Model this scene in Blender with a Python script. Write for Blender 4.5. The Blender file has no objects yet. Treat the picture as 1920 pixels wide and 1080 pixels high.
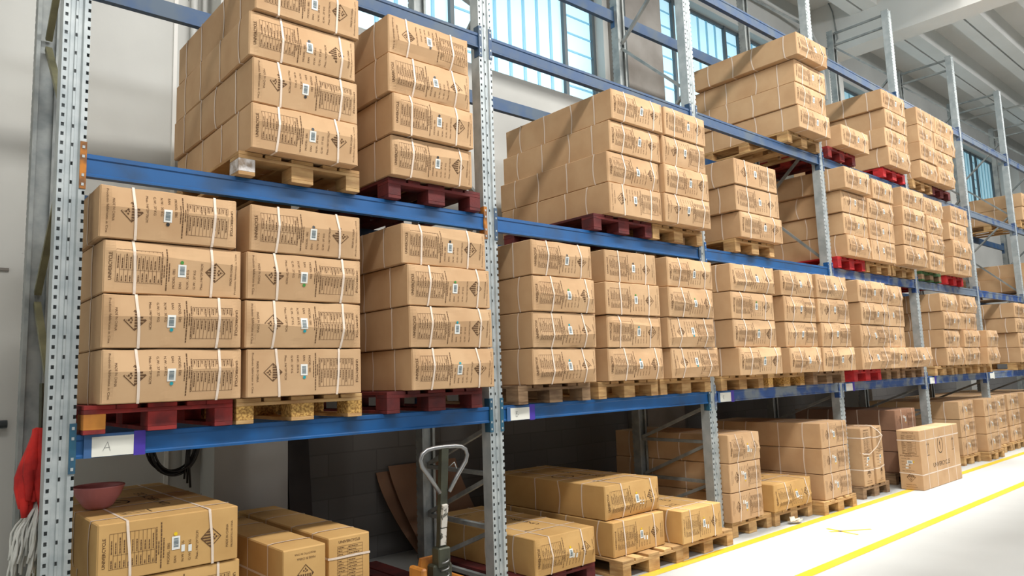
import bpy, bmesh, math, random
from mathutils import Vector, Matrix
random.seed(7)
sc = bpy.context.scene
COL = sc.collection
PI = math.pi

# ------------------------------------------------------------------ helpers
class MB:
    """collects faces, then links them as ONE mesh object"""
    def __init__(s): s.v = []; s.f = []; s.m = []
    def face(s, pts, mi=0):
        n = len(s.v); s.v += [tuple(p) for p in pts]; s.f.append(tuple(range(n, n+len(pts)))); s.m.append(mi)
    def box(s, a, b, mi=0, ch=0.0):
        x0,y0,z0 = a; x1,y1,z1 = b; n = len(s.v)
        if ch <= 0:
            s.v += [(x0,y0,z0),(x1,y0,z0),(x1,y1,z0),(x0,y1,z0),(x0,y0,z1),(x1,y0,z1),(x1,y1,z1),(x0,y1,z1)]
            fs = [(0,3,2,1),(4,5,6,7),(0,1,5,4),(1,2,6,5),(2,3,7,6),(3,0,4,7)]
        else:
            bm = bmesh.new(); bmesh.ops.create_cube(bm, size=1)
            for w in bm.verts: w.co = Vector(((x0+x1)/2+w.co.x*(x1-x0),(y0+y1)/2+w.co.y*(y1-y0),(z0+z1)/2+w.co.z*(z1-z0)))
            bmesh.ops.bevel(bm, geom=bm.edges[:], offset=ch, segments=1, affect='EDGES')
            bm.verts.index_update(); s.v += [tuple(w.co) for w in bm.verts]
            fs = [tuple(w.index for w in f.verts) for f in bm.faces]; bm.free()
        for f in fs: s.f.append(tuple(n+i for i in f)); s.m.append(mi)
    def obox(s, p0, p1, w, h, mi=0, up=(0,0,1)):
        """a bar of section w x h from p0 to p1"""
        p0=Vector(p0);p1=Vector(p1);d=(p1-p0).normalized();u=Vector(up)
        if abs(d.dot(u))>.99: u=Vector((0,1,0))
        r=d.cross(u).normalized();u=r.cross(d).normalized();n=len(s.v)
        for p in (p0,p1):
            for a,b in ((-1,-1),(1,-1),(1,1),(-1,1)): s.v.append(tuple(p+r*(a*w/2)+u*(b*h/2)))
        for f in [(0,1,2,3),(7,6,5,4),(0,4,5,1),(1,5,6,2),(2,6,7,3),(3,7,4,0)]:
            s.f.append(tuple(n+i for i in f)); s.m.append(mi)
    def tube(s, pts, r, k=8, mi=0, closed=False):
        pts=[Vector(p) for p in pts]; N=len(pts); n=len(s.v); prev=None
        for i,p in enumerate(pts):
            if closed: d=(pts[(i+1)%N]-pts[i-1])
            else: d=pts[min(i+1,N-1)]-pts[max(i-1,0)]
            d.normalize()
            if prev is None:
                a=Vector((0,0,1)) if abs(d.z)<.9 else Vector((1,0,0)); u=d.cross(a).normalized()
            else: u=(prev-d*prev.dot(d)).normalized()
            prev=u; w=d.cross(u); rr=r[i] if isinstance(r,(list,tuple)) else r
            for j in range(k):
                t=2*PI*j/k; s.v.append(tuple(p+u*(math.cos(t)*rr)+w*(math.sin(t)*rr)))
        M=N if closed else N-1
        for i in range(M):
            a=n+i*k; b=n+((i+1)%N)*k
            for j in range(k):
                s.f.append((a+j,a+(j+1)%k,b+(j+1)%k,b+j)); s.m.append(mi)
        if not closed:
            s.f.append(tuple(n+j for j in reversed(range(k)))); s.m.append(mi)
            s.f.append(tuple(n+(N-1)*k+j for j in range(k))); s.m.append(mi)
    def lathe(s, prof, c=(0,0,0), k=32, mi=0, flute=0.0, nf=0):
        n=len(s.v)
        for r,z in prof:
            for j in range(k):
                t=2*PI*j/k; rr=r*(1+flute*math.cos(nf*t)); s.v.append((c[0]+rr*math.cos(t),c[1]+rr*math.sin(t),c[2]+z))
        for i in range(len(prof)-1):
            for j in range(k):
                s.f.append((n+i*k+j,n+i*k+(j+1)%k,n+(i+1)*k+(j+1)%k,n+(i+1)*k+j)); s.m.append(mi)
    def mesh(s, name, mats, smooth=False):
        me=bpy.data.meshes.new(name); me.from_pydata(s.v,[],s.f)
        for m in (mats if isinstance(mats,(list,tuple)) else [mats]): me.materials.append(m)
        for p,i in zip(me.polygons,s.m): p.material_index=i
        if smooth:
            for p in me.polygons: p.use_smooth=True
        me.update(); return me
    def build(s, name, mats, parent=None, smooth=False, loc=None):
        return link(name, s.mesh(name,mats,smooth), parent, loc)

def link(name, me, parent=None, loc=None):
    o=bpy.data.objects.new(name,me); COL.objects.link(o)
    if parent is not None: o.parent=parent
    if loc is not None: o.location=loc
    return o
def tag(o, label, cat, group=None, kind=None):
    o['label']=label; o['category']=cat
    if group: o['group']=group
    if kind: o['kind']=kind
    return o
def struct(o): o['kind']='structure'; return o
def empty(name, loc=(0,0,0), rz=0):
    o=bpy.data.objects.new(name,None); COL.objects.link(o); o.location=loc; o.rotation_euler=(0,0,rz); o.empty_display_size=.1; return o
def copy_tree(o, parent=None):
    c=o.copy(); COL.objects.link(c); c.parent=parent
    for ch in list(o.children): copy_tree(ch,c)
    return c

# ------------------------------------------------------------------ materials
def lin(c): return tuple(((x/255)/12.92 if x/255<=.04045 else ((x/255+.055)/1.055)**2.4) for x in c)
def mat(name, rgb, rough=.6, metal=0.0, rgb2=None, scale=6.0, lo=.4, hi=.65, detail=4, bump=0.0, bscale=60, rand=0.0, stretch=None, spec=.5, trans=0, coords='Object'):
    m=bpy.data.materials.new(name); m.use_nodes=True; nt=m.node_tree; N=nt.nodes; L=nt.links
    b=N['Principled BSDF']; b.inputs['Roughness'].default_value=rough; b.inputs['Metallic'].default_value=metal
    b.inputs['Specular IOR Level'].default_value=spec
    c=lin(rgb)+(1,)
    tc=N.new('ShaderNodeTexCoord'); src=tc.outputs[coords]
    if stretch:
        mp=N.new('ShaderNodeMapping'); mp.inputs['Scale'].default_value=stretch; L.new(src,mp.inputs[0]); src=mp.outputs[0]
    out=None
    if rgb2:
        nz=N.new('ShaderNodeTexNoise'); nz.inputs['Scale'].default_value=scale; nz.inputs['Detail'].default_value=detail
        oi=N.new('ShaderNodeObjectInfo'); va=N.new('ShaderNodeVectorMath'); va.operation='ADD'
        vm=N.new('ShaderNodeVectorMath'); vm.operation='SCALE'; vm.inputs['Scale'].default_value=1.0
        cb=N.new('ShaderNodeCombineXYZ'); mu=N.new('ShaderNodeMath'); mu.operation='MULTIPLY'; mu.inputs[1].default_value=37.0
        L.new(oi.outputs['Random'],mu.inputs[0]); L.new(mu.outputs[0],cb.inputs[0]); L.new(src,va.inputs[0]); L.new(cb.outputs[0],va.inputs[1])
        L.new(va.outputs[0],nz.inputs['Vector'])
        rp=N.new('ShaderNodeMapRange'); rp.inputs[1].default_value=lo; rp.inputs[2].default_value=hi; rp.clamp=True
        L.new(nz.outputs['Fac'],rp.inputs[0])
        mx=N.new('ShaderNodeMix'); mx.data_type='RGBA'; mx.inputs[6].default_value=c; mx.inputs[7].default_value=lin(rgb2)+(1,)
        L.new(rp.outputs[0],mx.inputs[0]); out=mx.outputs[2]
    if rand>0:
        oi2=N.new('ShaderNodeObjectInfo'); hs=N.new('ShaderNodeHueSaturation')
        r2=N.new('ShaderNodeMapRange'); r2.inputs[3].default_value=1-rand; r2.inputs[4].default_value=1+rand
        L.new(oi2.outputs['Random'],r2.inputs[0]); L.new(r2.outputs[0],hs.inputs['Value'])
        if out is not None: L.new(out,hs.inputs['Color'])
        else: hs.inputs['Color'].default_value=c
        out=hs.outputs[0]
    if out is not None: L.new(out,b.inputs['Base Color'])
    else: b.inputs['Base Color'].default_value=c
    if bump>0:
        n2=N.new('ShaderNodeTexNoise'); n2.inputs['Scale'].default_value=bscale; n2.inputs['Detail'].default_value=4; L.new(src,n2.inputs['Vector'])
        bp=N.new('ShaderNodeBump'); bp.inputs['Strength'].default_value=bump; bp.inputs['Distance'].default_value=.01
        L.new(n2.outputs['Fac'],bp.inputs['Height']); L.new(bp.outputs[0],b.inputs['Normal'])
    return m
CARD=mat('kraft_cardboard',(199,164,125),.75,rgb2=(187,150,111),scale=3.5,lo=.35,hi=.7,rand=.06,bump=.12,bscale=9,spec=.3)
CARDY=mat('yellow_lit_cardboard',(202,162,104),.75,rgb2=(190,149,92),scale=3.5,lo=.35,hi=.7,rand=.04,bump=.12,bscale=9,spec=.3)  # kraft board with the floor cartons' yellow lighting put into the tint
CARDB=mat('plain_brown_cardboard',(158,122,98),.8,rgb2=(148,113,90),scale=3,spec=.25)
INK=mat('print_ink',(98,72,50),.8,spec=.2)
INKD=mat('dark_ink',(52,38,30),.8,spec=.2)
WHITE=mat('white_label_paper',(226,226,220),.6)
BARC=mat('barcode_grey',(96,112,118),.7)
STRAP=mat('white_plastic_strap',(226,208,190),.45,spec=.5)
DOTC={'cyan':mat('cyan_sticker',(28,150,160),.5),'green':mat('green_sticker',(70,140,60),.5),'black':mat('black_sticker',(40,40,40),.5),'yellow':mat('yellow_sticker',(225,190,20),.5)}
WOOD=mat('pine_wood',(196,160,108),.75,rgb2=(152,112,68),scale=5,lo=.35,hi=.7,rand=.18,stretch=(1,1,5),bump=.2,bscale=40)
WOODG=mat('weathered_wood',(150,122,92),.8,rgb2=(112,86,62),scale=5,rand=.2,stretch=(1,1,5),bump=.2,bscale=40)
REDW=mat('red_painted_wood',(150,40,36),.7,rgb2=(98,26,26),scale=7,rand=.15,bump=.15)
DREDW=mat('dark_red_painted_wood',(104,34,32),.75,rgb2=(74,26,28),scale=7,rand=.15,bump=.15)
BREDW=mat('bright_red_painted_wood',(196,36,40),.65,rgb2=(150,26,32),scale=7,rand=.1)
GREENW=mat('green_painted_wood',(66,108,56),.75,rgb2=(48,80,46),scale=7,rand=.15)
OSB=mat('chipboard_block',(206,164,92),.85,rgb2=(146,106,52),scale=70,lo=.42,hi=.58,bump=.3,bscale=80)
ORNW=mat('orange_raw_wood',(206,136,56),.75,rgb2=(170,104,40),scale=8)
GALV=mat('galvanised_steel',(184,190,190),.45,.3,rgb2=(160,168,170),scale=9,lo=.35,hi=.65,bump=.05)
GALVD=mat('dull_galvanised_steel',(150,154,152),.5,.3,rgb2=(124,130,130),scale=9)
OLIVE=mat('olive_reflection_brace',(128,126,96),.55,.3,rgb2=(104,102,78),scale=7)  # steel brace with an olive reflection put into its colour
BLUE=mat('blue_beam_paint',(14,84,144),.45,rgb2=(30,72,116),scale=4,lo=.45,hi=.68,detail=6)
NAVY=mat('navy_beam_paint',(24,66,108),.5,rgb2=(60,80,100),scale=4,lo=.42,hi=.62,detail=6)
WORN=mat('worn_blue_beam_paint',(40,74,132),.5,rgb2=(112,122,132),scale=5,lo=.44,hi=.58,detail=7)
GREYB=mat('grey_blue_beam_paint',(108,120,134),.5,rgb2=(60,84,128),scale=5,lo=.5,hi=.64,detail=7)
RUST=mat('rusty_orange_primer',(190,120,44),.8,rgb2=(120,82,50),scale=14,lo=.4,hi=.6)
TEAL=mat('teal_connector',(36,88,112),.5,rgb2=(44,76,98),scale=6)
PURPLE=mat('purple_tape',(74,56,160),.35)
CLEAR=mat('clear_tape',(70,104,150),.2)
PAPER=mat('white_note_paper',(224,224,214),.7)
PEN=mat('pen_ink',(60,60,66),.7)
PLASTER=mat('grey_plaster',(200,200,195),.9,rgb2=(186,186,182),scale=.9,lo=.35,hi=.7,detail=6,bump=.15,bscale=8)
CONC=mat('raw_concrete',(140,136,130),.9,rgb2=(118,112,106),scale=1.6,detail=6,bump=.2,bscale=14)
CEIL=mat('white_ceiling_paint',(230,228,223),.9,rgb2=(222,220,214),scale=.8,bump=.05)
PIPE=mat('painted_pipe',(196,196,192),.5)
BLACK=mat('black_rubber',(26,26,26),.5)
DARKP=mat('dark_panel',(58,52,50),.6,rgb2=(40,36,36),scale=3)
FRAME=mat('window_steel',(92,100,104),.5,.4)
REDC=mat('red_cloth',(206,40,32),.8,rgb2=(160,26,24),scale=9)
MOP=mat('mop_cotton',(216,216,210),.9,bump=.2)
PINK=mat('pink_plastic',(196,122,122),.4)
OLIVED=mat('dark_olive_steel',(74,76,62),.5,.4,rgb2=(56,56,48),scale=8)
JACKO=mat('orange_truck_paint',(196,128,52),.5,rgb2=(140,86,40),scale=9)
CHROME=mat('worn_chrome',(150,150,150),.3,.8)
STICK=mat('scuffed_sticker',(206,200,190),.6,rgb2=(84,82,74),scale=26,lo=.5,hi=.56)
YELL=mat('yellow_floor_paint',(208,166,30),.6,rgb2=(200,166,60),scale=2.2,lo=.45,hi=.7)
CLOTHG=mat('crumpled_paper',(214,206,190),.9)

def wall_block_mat():
    m=mat('grey_blockwork',(120,118,116),.9,rgb2=(108,106,104),scale=3)
    nt=m.node_tree; N=nt.nodes; L=nt.links; b=N['Principled BSDF']
    tc=N.new('ShaderNodeTexCoord'); mp=N.new('ShaderNodeMapping'); mp.inputs['Rotation'].default_value=(PI/2,0,0)
    br=N.new('ShaderNodeTexBrick'); br.inputs['Scale'].default_value=1; br.inputs['Brick Width'].default_value=.5; br.inputs['Row Height'].default_value=.2; br.inputs['Mortar Size'].default_value=.006
    L.new(tc.outputs['Object'],mp.inputs[0]); L.new(mp.outputs[0],br.inputs['Vector'])
    br.inputs['Color1'].default_value=lin((122,120,118))+(1,); br.inputs['Color2'].default_value=lin((112,110,108))+(1,); br.inputs['Mortar'].default_value=lin((106,104,102))+(1,)
    L.new(br.outputs['Color'],b.inputs['Base Color'])
    bp=N.new('ShaderNodeBump'); bp.inputs['Strength'].default_value=.5; bp.inputs['Distance'].default_value=.01; bp.invert=True
    L.new(br.outputs['Fac'],bp.inputs['Height']); L.new(bp.outputs[0],b.inputs['Normal'])
    return m
BLOCK=wall_block_mat()
def floor_mat():
    m=mat('pale_epoxy_floor',(184,186,184),.5,rgb2=(172,174,172),scale=.7,lo=.35,hi=.7,detail=8,spec=.35)
    nt=m.node_tree; N=nt.nodes; L=nt.links; b=N['Principled BSDF']
    mx=[n for n in N if n.type=='MIX'][0]
    tc=N.new('ShaderNodeTexCoord'); nz=N.new('ShaderNodeTexNoise'); nz.inputs['Scale'].default_value=3; nz.inputs['Detail'].default_value=10; nz.inputs['Roughness'].default_value=.75
    L.new(tc.outputs['Object'],nz.inputs['Vector'])
    rp=N.new('ShaderNodeMapRange'); rp.inputs[1].default_value=.66; rp.inputs[2].default_value=.8; L.new(nz.outputs['Fac'],rp.inputs[0])
    m2=N.new('ShaderNodeMix'); m2.data_type='RGBA'; m2.inputs[7].default_value=lin((150,148,144))+(1,)
    L.new(rp.outputs[0],m2.inputs[0]); L.new(mx.outputs[2],m2.inputs[6]); L.new(m2.outputs[2],b.inputs['Base Color'])
    return m
FLOOR=floor_mat()
def specks(m,scale,lo,hi,rgb):
    nt=m.node_tree; N=nt.nodes; L=nt.links; b=N['Principled BSDF']; src=b.inputs['Base Color'].links[0].from_socket
    tc=N.new('ShaderNodeTexCoord'); nz=N.new('ShaderNodeTexNoise'); nz.inputs['Scale'].default_value=scale; nz.inputs['Detail'].default_value=3
    L.new(tc.outputs['Object'],nz.inputs['Vector']); rp=N.new('ShaderNodeMapRange'); rp.inputs[1].default_value=lo; rp.inputs[2].default_value=hi; L.new(nz.outputs['Fac'],rp.inputs[0])
    m2=N.new('ShaderNodeMix'); m2.data_type='RGBA'; m2.inputs[7].default_value=lin(rgb)+(1,); L.new(rp.outputs[0],m2.inputs[0]); L.new(src,m2.inputs[6]); L.new(m2.outputs[2],b.inputs['Base Color'])
specks(PLASTER,7,.755,.775,(96,92,88))
def pane_mat(name,rgb,em):
    m=bpy.data.materials.new(name); m.use_nodes=True; b=m.node_tree.nodes['Principled BSDF']
    b.inputs['Base Color'].default_value=lin(rgb)+(1,); b.inputs['Roughness'].default_value=.35
    b.inputs['Emission Color'].default_value=lin(rgb)+(1,); b.inputs['Emission Strength'].default_value=em
    return m
PANE=pane_mat('daylit_fluted_glass',(180,222,240),.62)
RIB=pane_mat('daylit_glass_rib',(116,172,198),.4)
PANE2=pane_mat('daylit_bluish_fluted_glass',(150,190,204),.55)
RIB2=pane_mat('daylit_bluish_glass_rib',(104,150,166),.35)

# ------------------------------------------------------------------ writing
_txt={}
def text_mesh(s, size=1.0, bold=0.0, res=2):
    key=(s,size,bold)
    if key in _txt: return _txt[key]
    cu=bpy.data.curves.new('t','FONT'); cu.body=s; cu.size=size; cu.resolution_u=res; cu.offset=bold; cu.align_x='LEFT'; cu.align_y='BOTTOM_BASELINE'
    o=bpy.data.objects.new('t',cu); COL.objects.link(o)
    dg=bpy.context.evaluated_depsgraph_get(); dg.update()
    me=o.evaluated_get(dg).to_mesh()
    V=[(v.co.x,v.co.y) for v in me.vertices]; F=[tuple(p.vertices) for p in me.polygons]
    o.evaluated_get(dg).to_mesh_clear(); bpy.data.objects.remove(o); bpy.data.curves.remove(cu)
    x0=min(v[0] for v in V); x1=max(v[0] for v in V); V=[(x-x0,y) for x,y in V]
    _txt[key]=(V,F,x1-x0); return _txt[key]
class Flat:
    """flat print in (u,v) metres"""
    def __init__(s): s.v=[]; s.f=[]
    def quad(s,pts): n=len(s.v); s.v+=pts; s.f.append(tuple(range(n,n+len(pts))))
    def rect(s,u0,v0,u1,v1,step=.03):
        nu=max(1,int(abs(u1-u0)/step)); nv=max(1,int(abs(v1-v0)/step))
        for i in range(nu):
            for j in range(nv):
                a=u0+(u1-u0)*i/nu; b=u0+(u1-u0)*(i+1)/nu; c=v0+(v1-v0)*j/nv; d=v0+(v1-v0)*(j+1)/nv
                s.quad([(a,c),(b,c),(b,d),(a,d)])
    def text(s, t, u, v, length, height=None, bold=0.0, ang=-PI/2, cap=.7):
        """text whose run of the given length starts at (u,v) and goes along ang"""
        V,F,w=text_mesh(t,1.0,bold); k=length/w; h=(height/cap) if height else k
        n=len(s.v); ca,sa=math.cos(ang),math.sin(ang)
        for x,y in V:
            x*=k; y*=h; s.v.append((u+x*ca-y*sa, v+x*sa+y*ca))
        s.f+= [tuple(n+i for i in f) for f in F]

W,D,H=.71,1.46,.285
def face_print(kind=0):
    """print on the narrow carton face, brand end on the right, text read top to bottom; u 0..W, v 0..H"""
    p=Flat()
    m=('Meas.:146*29*70CM','Meas.:146*29*72CM')[kind]
    p.text('Prodotto fabbricato in Cina' if kind==0 else 'PRODOTTO IN CINA',.030,.262 if kind==0 else .215,.235 if kind==0 else .14,.0105)
    p.text('MADE IN CHINA',.056,.212,.122,.0125)
    # hazard diamond, top towards +u
    cx,cy,r=.150,.146,.056; t=.0030
    c=[(cx-r,cy),(cx,cy+r),(cx+r,cy),(cx,cy-r)]; ci=[(cx-r+2*t,cy),(cx,cy+r-2*t),(cx+r-2*t,cy),(cx,cy-r+2*t)]
    for i in range(4):
        j=(i+1)%4; p.quad([c[j],c[i],ci[i],ci[j]])
    for k in range(7):
        y=cy+(k-3)*.0148; a=.0045; x1=cx+r-abs(y-cy)-.004; x0=cx-.002
        if x1>x0+.004: p.quad([(x0,y-a),(x1,y-a),(x1+.0,y+a),(x0,y+a)])
    for (bx,by,bw,bh) in ((-.020,.010,.010,.012),(-.030,.000,.009,.012),(-.020,-.012,.009,.011),(-.014,.000,.006,.008),(-.040,.000,.004,.004)):
        p.quad([(cx+bx-bw/1.6,cy+by-bh*.3),(cx+bx+bw/2,cy+by-bh/2),(cx+bx+bw/1.6,cy+by+bh*.3),(cx+bx-bw*.2,cy+by+bh/2)])
    p.text(m,.218,.245,.145,.0125)
    p.text('G.W.: 37 KG',.256,.245,.105,.0125)
    p.text('N.W.: 30 KG',.292,.245,.105,.0125)
    p.text('EAN',.330,.245,.034,.0125)
    p.text('MODEL: EBS',.364,.245,.105,.0125)
    rnd=random.Random(3)
    for u,v0,v1,h in ((.392,.21,.11,.005),(.404,.26,.03,.006),(.417,.19,.12,.005),(.428,.23,.05,.005)):
        v=v0
        while v>v1:
            l=rnd.uniform(.006,.022); p.quad([(u,v),(u+h,v),(u+h,max(v-l,v1)),(u,max(v-l,v1))]); v-=l+.003
    u0,u1,v0,v1=.437,.655,.052,.226; t=.0016
    p.rect(u0,v0,u0+t,v1); p.rect(u1-t,v0,u1,v1); p.rect(u0,v0,u1,v0+t); p.rect(u0,v1-t,u1,v1)
    n=11; vm=v1-.068
    for i in range(1,n): 
        u=u0+(u1-u0)*i/n; p.rect(u,v0,u+t,v1)
    p.rect(u0,vm,u1-(u1-u0)/n,vm+t)
    for i in range(n):
        u=u0+(u1-u0)*(i+.35)/n
        for vs,ve in ((v1-.006,vm+.01),(vm-.006,v0+.02)):
            v=vs; e=ve+rnd.uniform(0,.035)
            while v>e:
                l=rnd.uniform(.005,.016); p.quad([(u,v),(u+.0052,v),(u+.0052,max(v-l,e)),(u,max(v-l,e))]); v-=l+.0025
    p.text('UNIVERCYCLE',.672,.216,.146,.015,bold=.012)
    p.text('..',.686,.210,.006,.003,bold=.02)
    return p

# ------------------------------------------------------------------ cartons
def lerp(a,b,t): return a+(b-a)*t
def smooth01(t): t=max(0,min(1,t)); return t*t*(3-2*t)
class Dent:
    """how far the narrow front face bulges out at (u,v)"""
    def __init__(s, crease, amp, tilt, seed, wav, flaps=False):
        s.c=crease; s.a=amp; s.t=tilt; s.r=random.Random(seed); s.w=wav; s.fl=flaps
        s.k=[(s.r.uniform(4,16),s.r.uniform(6,22),s.r.uniform(0,6.3),s.r.uniform(.3,1)) for _ in range(6)]
        s.dn=[(s.r.uniform(.08,W-.08),s.r.choice((.03,H-.03)),s.r.uniform(.03,.07),s.r.uniform(-1,1)) for _ in range(6)]
    def __call__(s,u,v):
        c=s.c+s.t*(u/W-.5); x=v/H
        tri=(x/c) if x<c else (1-x)/(1-c)
        e=smooth01(min(u,W-u)/.06)
        f=s.a*max(0,tri)*e
        w=sum(a*math.sin(i*u+p)*math.sin(j*v+p*2) for i,j,p,a in s.k)
        f+=s.w*w*smooth01(min(v,H-v)/.04)*smooth01(min(u,W-u)/.04)
        for (du,dv,dr,da) in s.dn:
            q=((u-du)**2+((v-dv)*1.4)**2)/dr**2
            if q<1: f+=da*s.w*2.2*(1-q)**2*smooth01(min(v,H-v)/.012)
        return f
DENTS=[Dent(.60,.030,.05,1,.0009),Dent(.45,.034,-.12,2,.0014),Dent(.64,.028,.12,3,.0012),Dent(.50,.004,.0,4,.0007),
       Dent(.36,.036,.08,5,.0018),Dent(.72,.024,-.14,6,.0016)]
def body_mesh(d, name, m):
    xs=sorted(set([0,.007]+[W*i/26 for i in range(1,26)]+[W-.007,W]))
    zs=[0,.006]+[H*i/14 for i in range(1,14)]+[H-.006,H]
    # a row of vertices right on the crease keeps it sharp
    zc=H*d.c; zs=sorted(set(zs+[zc]))
    ys=[0,.007,.25,.5,.73,.96,1.21,D-.007,D]
    nx,nz,ny=len(xs),len(zs),len(ys); idx={}; V=[]
    rr=random.Random(int(d.a*1e5)); ew=[(rr.uniform(8,30),rr.uniform(0,6)) for _ in range(4)]
    def vert(i,j,k):
        key=(i,j,k)
        if key in idx: return idx[key]
        x,y,z=xs[i],ys[j],zs[k]
        ex=i in (0,nx-1); ey=j in (0,ny-1); ez=k in (0,nz-1); c=.004
        px,py,pz=x,y,z
        if ex+ey+ez>=2:
            if ex: px+=c*(1 if i==0 else -1)
            if ey: py+=c*(1 if j==0 else -1)
            if ez: pz+=c*(1 if k==0 else -1)*.6
        if j==0:
            zz=z
            if 0<k<nz-1 and abs(z-zc)<1e-9: zz=H*(d.c+d.t*(x/W-.5)); pz=zz
            elif 0<k<nz-1:   # keep the rows between crease and edges evenly spread
                cc=H*(d.c+d.t*(x/W-.5)); pz = z*cc/zc if z<zc else H-(H-z)*(H-cc)/(H-zc); zz=pz
            py-=d(x,zz)
        if j in (0,1) and k==nz-1: pz+=d.w*1.1*sum(math.sin(f*x+p) for f,p in ew)-.0015
        if j in (0,1) and k==0: pz+=.0015
        if ex and 0<j<ny-1 and 0<k<nz-1: px+=(-1 if i==0 else 1)*.004*math.sin(PI*y/D)*math.sin(PI*z/H)
        idx[key]=len(V); V.append((px-W/2,py-D/2,pz-H/2)); return idx[key]
    F=[]
    for i in range(nx-1):
        for k in range(nz-1):
            F.append((vert(i,0,k),vert(i+1,0,k),vert(i+1,0,k+1),vert(i,0,k+1)))
            F.append((vert(i,ny-1,k+1),vert(i+1,ny-1,k+1),vert(i+1,ny-1,k),vert(i,ny-1,k)))
        for j in range(ny-1):
            F.append((vert(i,j,nz-1),vert(i+1,j,nz-1),vert(i+1,j+1,nz-1),vert(i,j+1,nz-1)))
            F.append((vert(i,j+1,0),vert(i+1,j+1,0),vert(i+1,j,0),vert(i,j,0)))
    for j in range(ny-1):
        for k in range(nz-1):
            F.append((vert(0,j+1,k),vert(0,j,k),vert(0,j,k+1),vert(0,j+1,k+1)))
            F.append((vert(nx-1,j,k),vert(nx-1,j+1,k),vert(nx-1,j+1,k+1),vert(nx-1,j,k+1)))
    me=bpy.data.meshes.new(name); me.from_pydata(V,[],F); me.materials.append(m); me.update(); return me
def on_face(p, d, off, flip, name, m):
    V=[]
    for u,v in p.v:
        if flip: u,v=W-u,H-v
        V.append((u-W/2,-D/2-d(min(max(u,0),W),min(max(v,0),H))-off,v-H/2))
    me=bpy.data.meshes.new(name); me.from_pydata(V,[],p.f); me.materials.append(m); me.update(); return me
def strap_loop_long(d,u,du,wd=.0135):
    b=MB(); pts=[]
    n=14
    for i in range(n+1):
        v=H*i/n; pts.append((u+du*(v/H-.5)+.002*math.sin(5*v/H),-d(u,v)-.0035,v))
    pts[0]=(pts[0][0],-.001,-.001); pts[-1]=(pts[-1][0],-.001,H+.001)
    u2=u+du/2
    for y in (.02,.7,D-.01,D+.002): pts.append((u2,y,H+.0015))
    for z in (H*.5,-.0005): pts.append((u,D+.002,z))
    for y in (D-.01,.7,.02): pts.append((u-du/2,y,-.001))
    N=len(pts)
    for i in range(N):
        a=pts[i]; c=pts[(i+1)%N]
        b.face([(a[0]-wd/2-W/2,a[1]-D/2,a[2]-H/2),(a[0]+wd/2-W/2,a[1]-D/2,a[2]-H/2),(c[0]+wd/2-W/2,c[1]-D/2,c[2]-H/2),(c[0]-wd/2-W/2,c[1]-D/2,c[2]-H/2)])
    return b.mesh('strap',STRAP)
def strap_loop_cross(y,bow,wd=.0135):
    b=MB(); pts=[]; o=.0055
    for i in range(9):
        t=i/8; pts.append((-o if 0<i<8 else -.001,y+bow*math.sin(PI*t),lerp(-.001,H+.001,t)))
    for i in range(1,4): pts.append((W*i/4,y,H+.0025))
    for i in range(9):
        t=i/8; pts.append((W+(o if 0<i<8 else .001),y+bow*math.sin(PI*t),lerp(H+.001,-.001,t)))
    for i in range(1,4): pts.append((W*(1-i/4),y,-.001))
    N=len(pts)
    for i in range(N):
        a=pts[i]; c=pts[(i+1)%N]
        b.face([(a[0]-W/2,a[1]-wd/2-D/2,a[2]-H/2),(c[0]-W/2,c[1]-wd/2-D/2,c[2]-H/2),(c[0]-W/2,c[1]+wd/2-D/2,c[2]-H/2),(a[0]-W/2,a[1]+wd/2-D/2,a[2]-H/2)])
    return b.mesh('strap',STRAP)
PR0,PR1=face_print(0),face_print(1)
def rectp(u0,v0,u1,v1,step=.012):
    p=Flat(); p.rect(u0,v0,u1,v1,step); return p
def bars(u0,v0,u1,v1):
    p=Flat(); r=random.Random(5); v=v0
    while v<v1-.004:
        h=r.choice((.0016,.0026,.0036)); p.rect(u0,v,u1,v+h,.02); v+=h+r.choice((.0014,.0022))
    return p
KITS={}
def kit(dent, flip, dot, kind, body):
    """the meshes of one carton variant"""
    key=(dent,flip,dot,kind,body.name)
    if key in KITS: return KITS[key]
    d=DENTS[dent]; r=random.Random(hash((dent,flip,kind))&0xffff); K={}
    K['body']=body_mesh(d,'carton_body',body)
    K['print']=on_face(PR1 if kind else PR0,d,.0014,flip,'printed_face',INK)
    lu,lv=.332+r.uniform(-.004,.004),.118+r.uniform(-.008,.008)
    K['label']=on_face(rectp(lu-.021,lv,lu+.021,lv+.068),d,.0022,flip,'shipping_label',WHITE)
    K['bar']=on_face(bars(lu-.013,lv+.010,lu+.012,lv+.058),d,.0028,flip,'barcode',BARC)
    q=Flat(); cx,cy=lu+.002,lv-.012
    q.quad([(cx+.0095*math.cos(2*PI*i/12),cy+.0095*math.sin(2*PI*i/12)) for i in range(12)])
    K['dot']=on_face(q,d,.0028,flip,'round_sticker',DOTC[dot])
    K['extra']=None
    if kind:
        K['extra']=[on_face(rectp(a-.004,b_,a+.014,b_+.035,.02),d,.0026,flip,'weight_sticker',WHITE) for a,b_ in ((.256,.165),(.292,.160))]
    K['straps']=[strap_loop_long(d,.18+r.uniform(-.04,.03),r.uniform(-.02,.02)),strap_loop_long(d,.56+r.uniform(-.03,.04),r.uniform(-.02,.02)),
                 strap_loop_cross(.20+r.uniform(-.06,.06),r.uniform(-.03,.03)),strap_loop_cross(.55+r.uniform(-.05,.05),r.uniform(-.03,.03)),
                 strap_loop_cross(.90+r.uniform(-.05,.05),r.uniform(-.02,.02)),strap_loop_cross(1.24+r.uniform(-.05,.05),r.uniform(-.02,.02))]
    KITS[key]=K; return K
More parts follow.
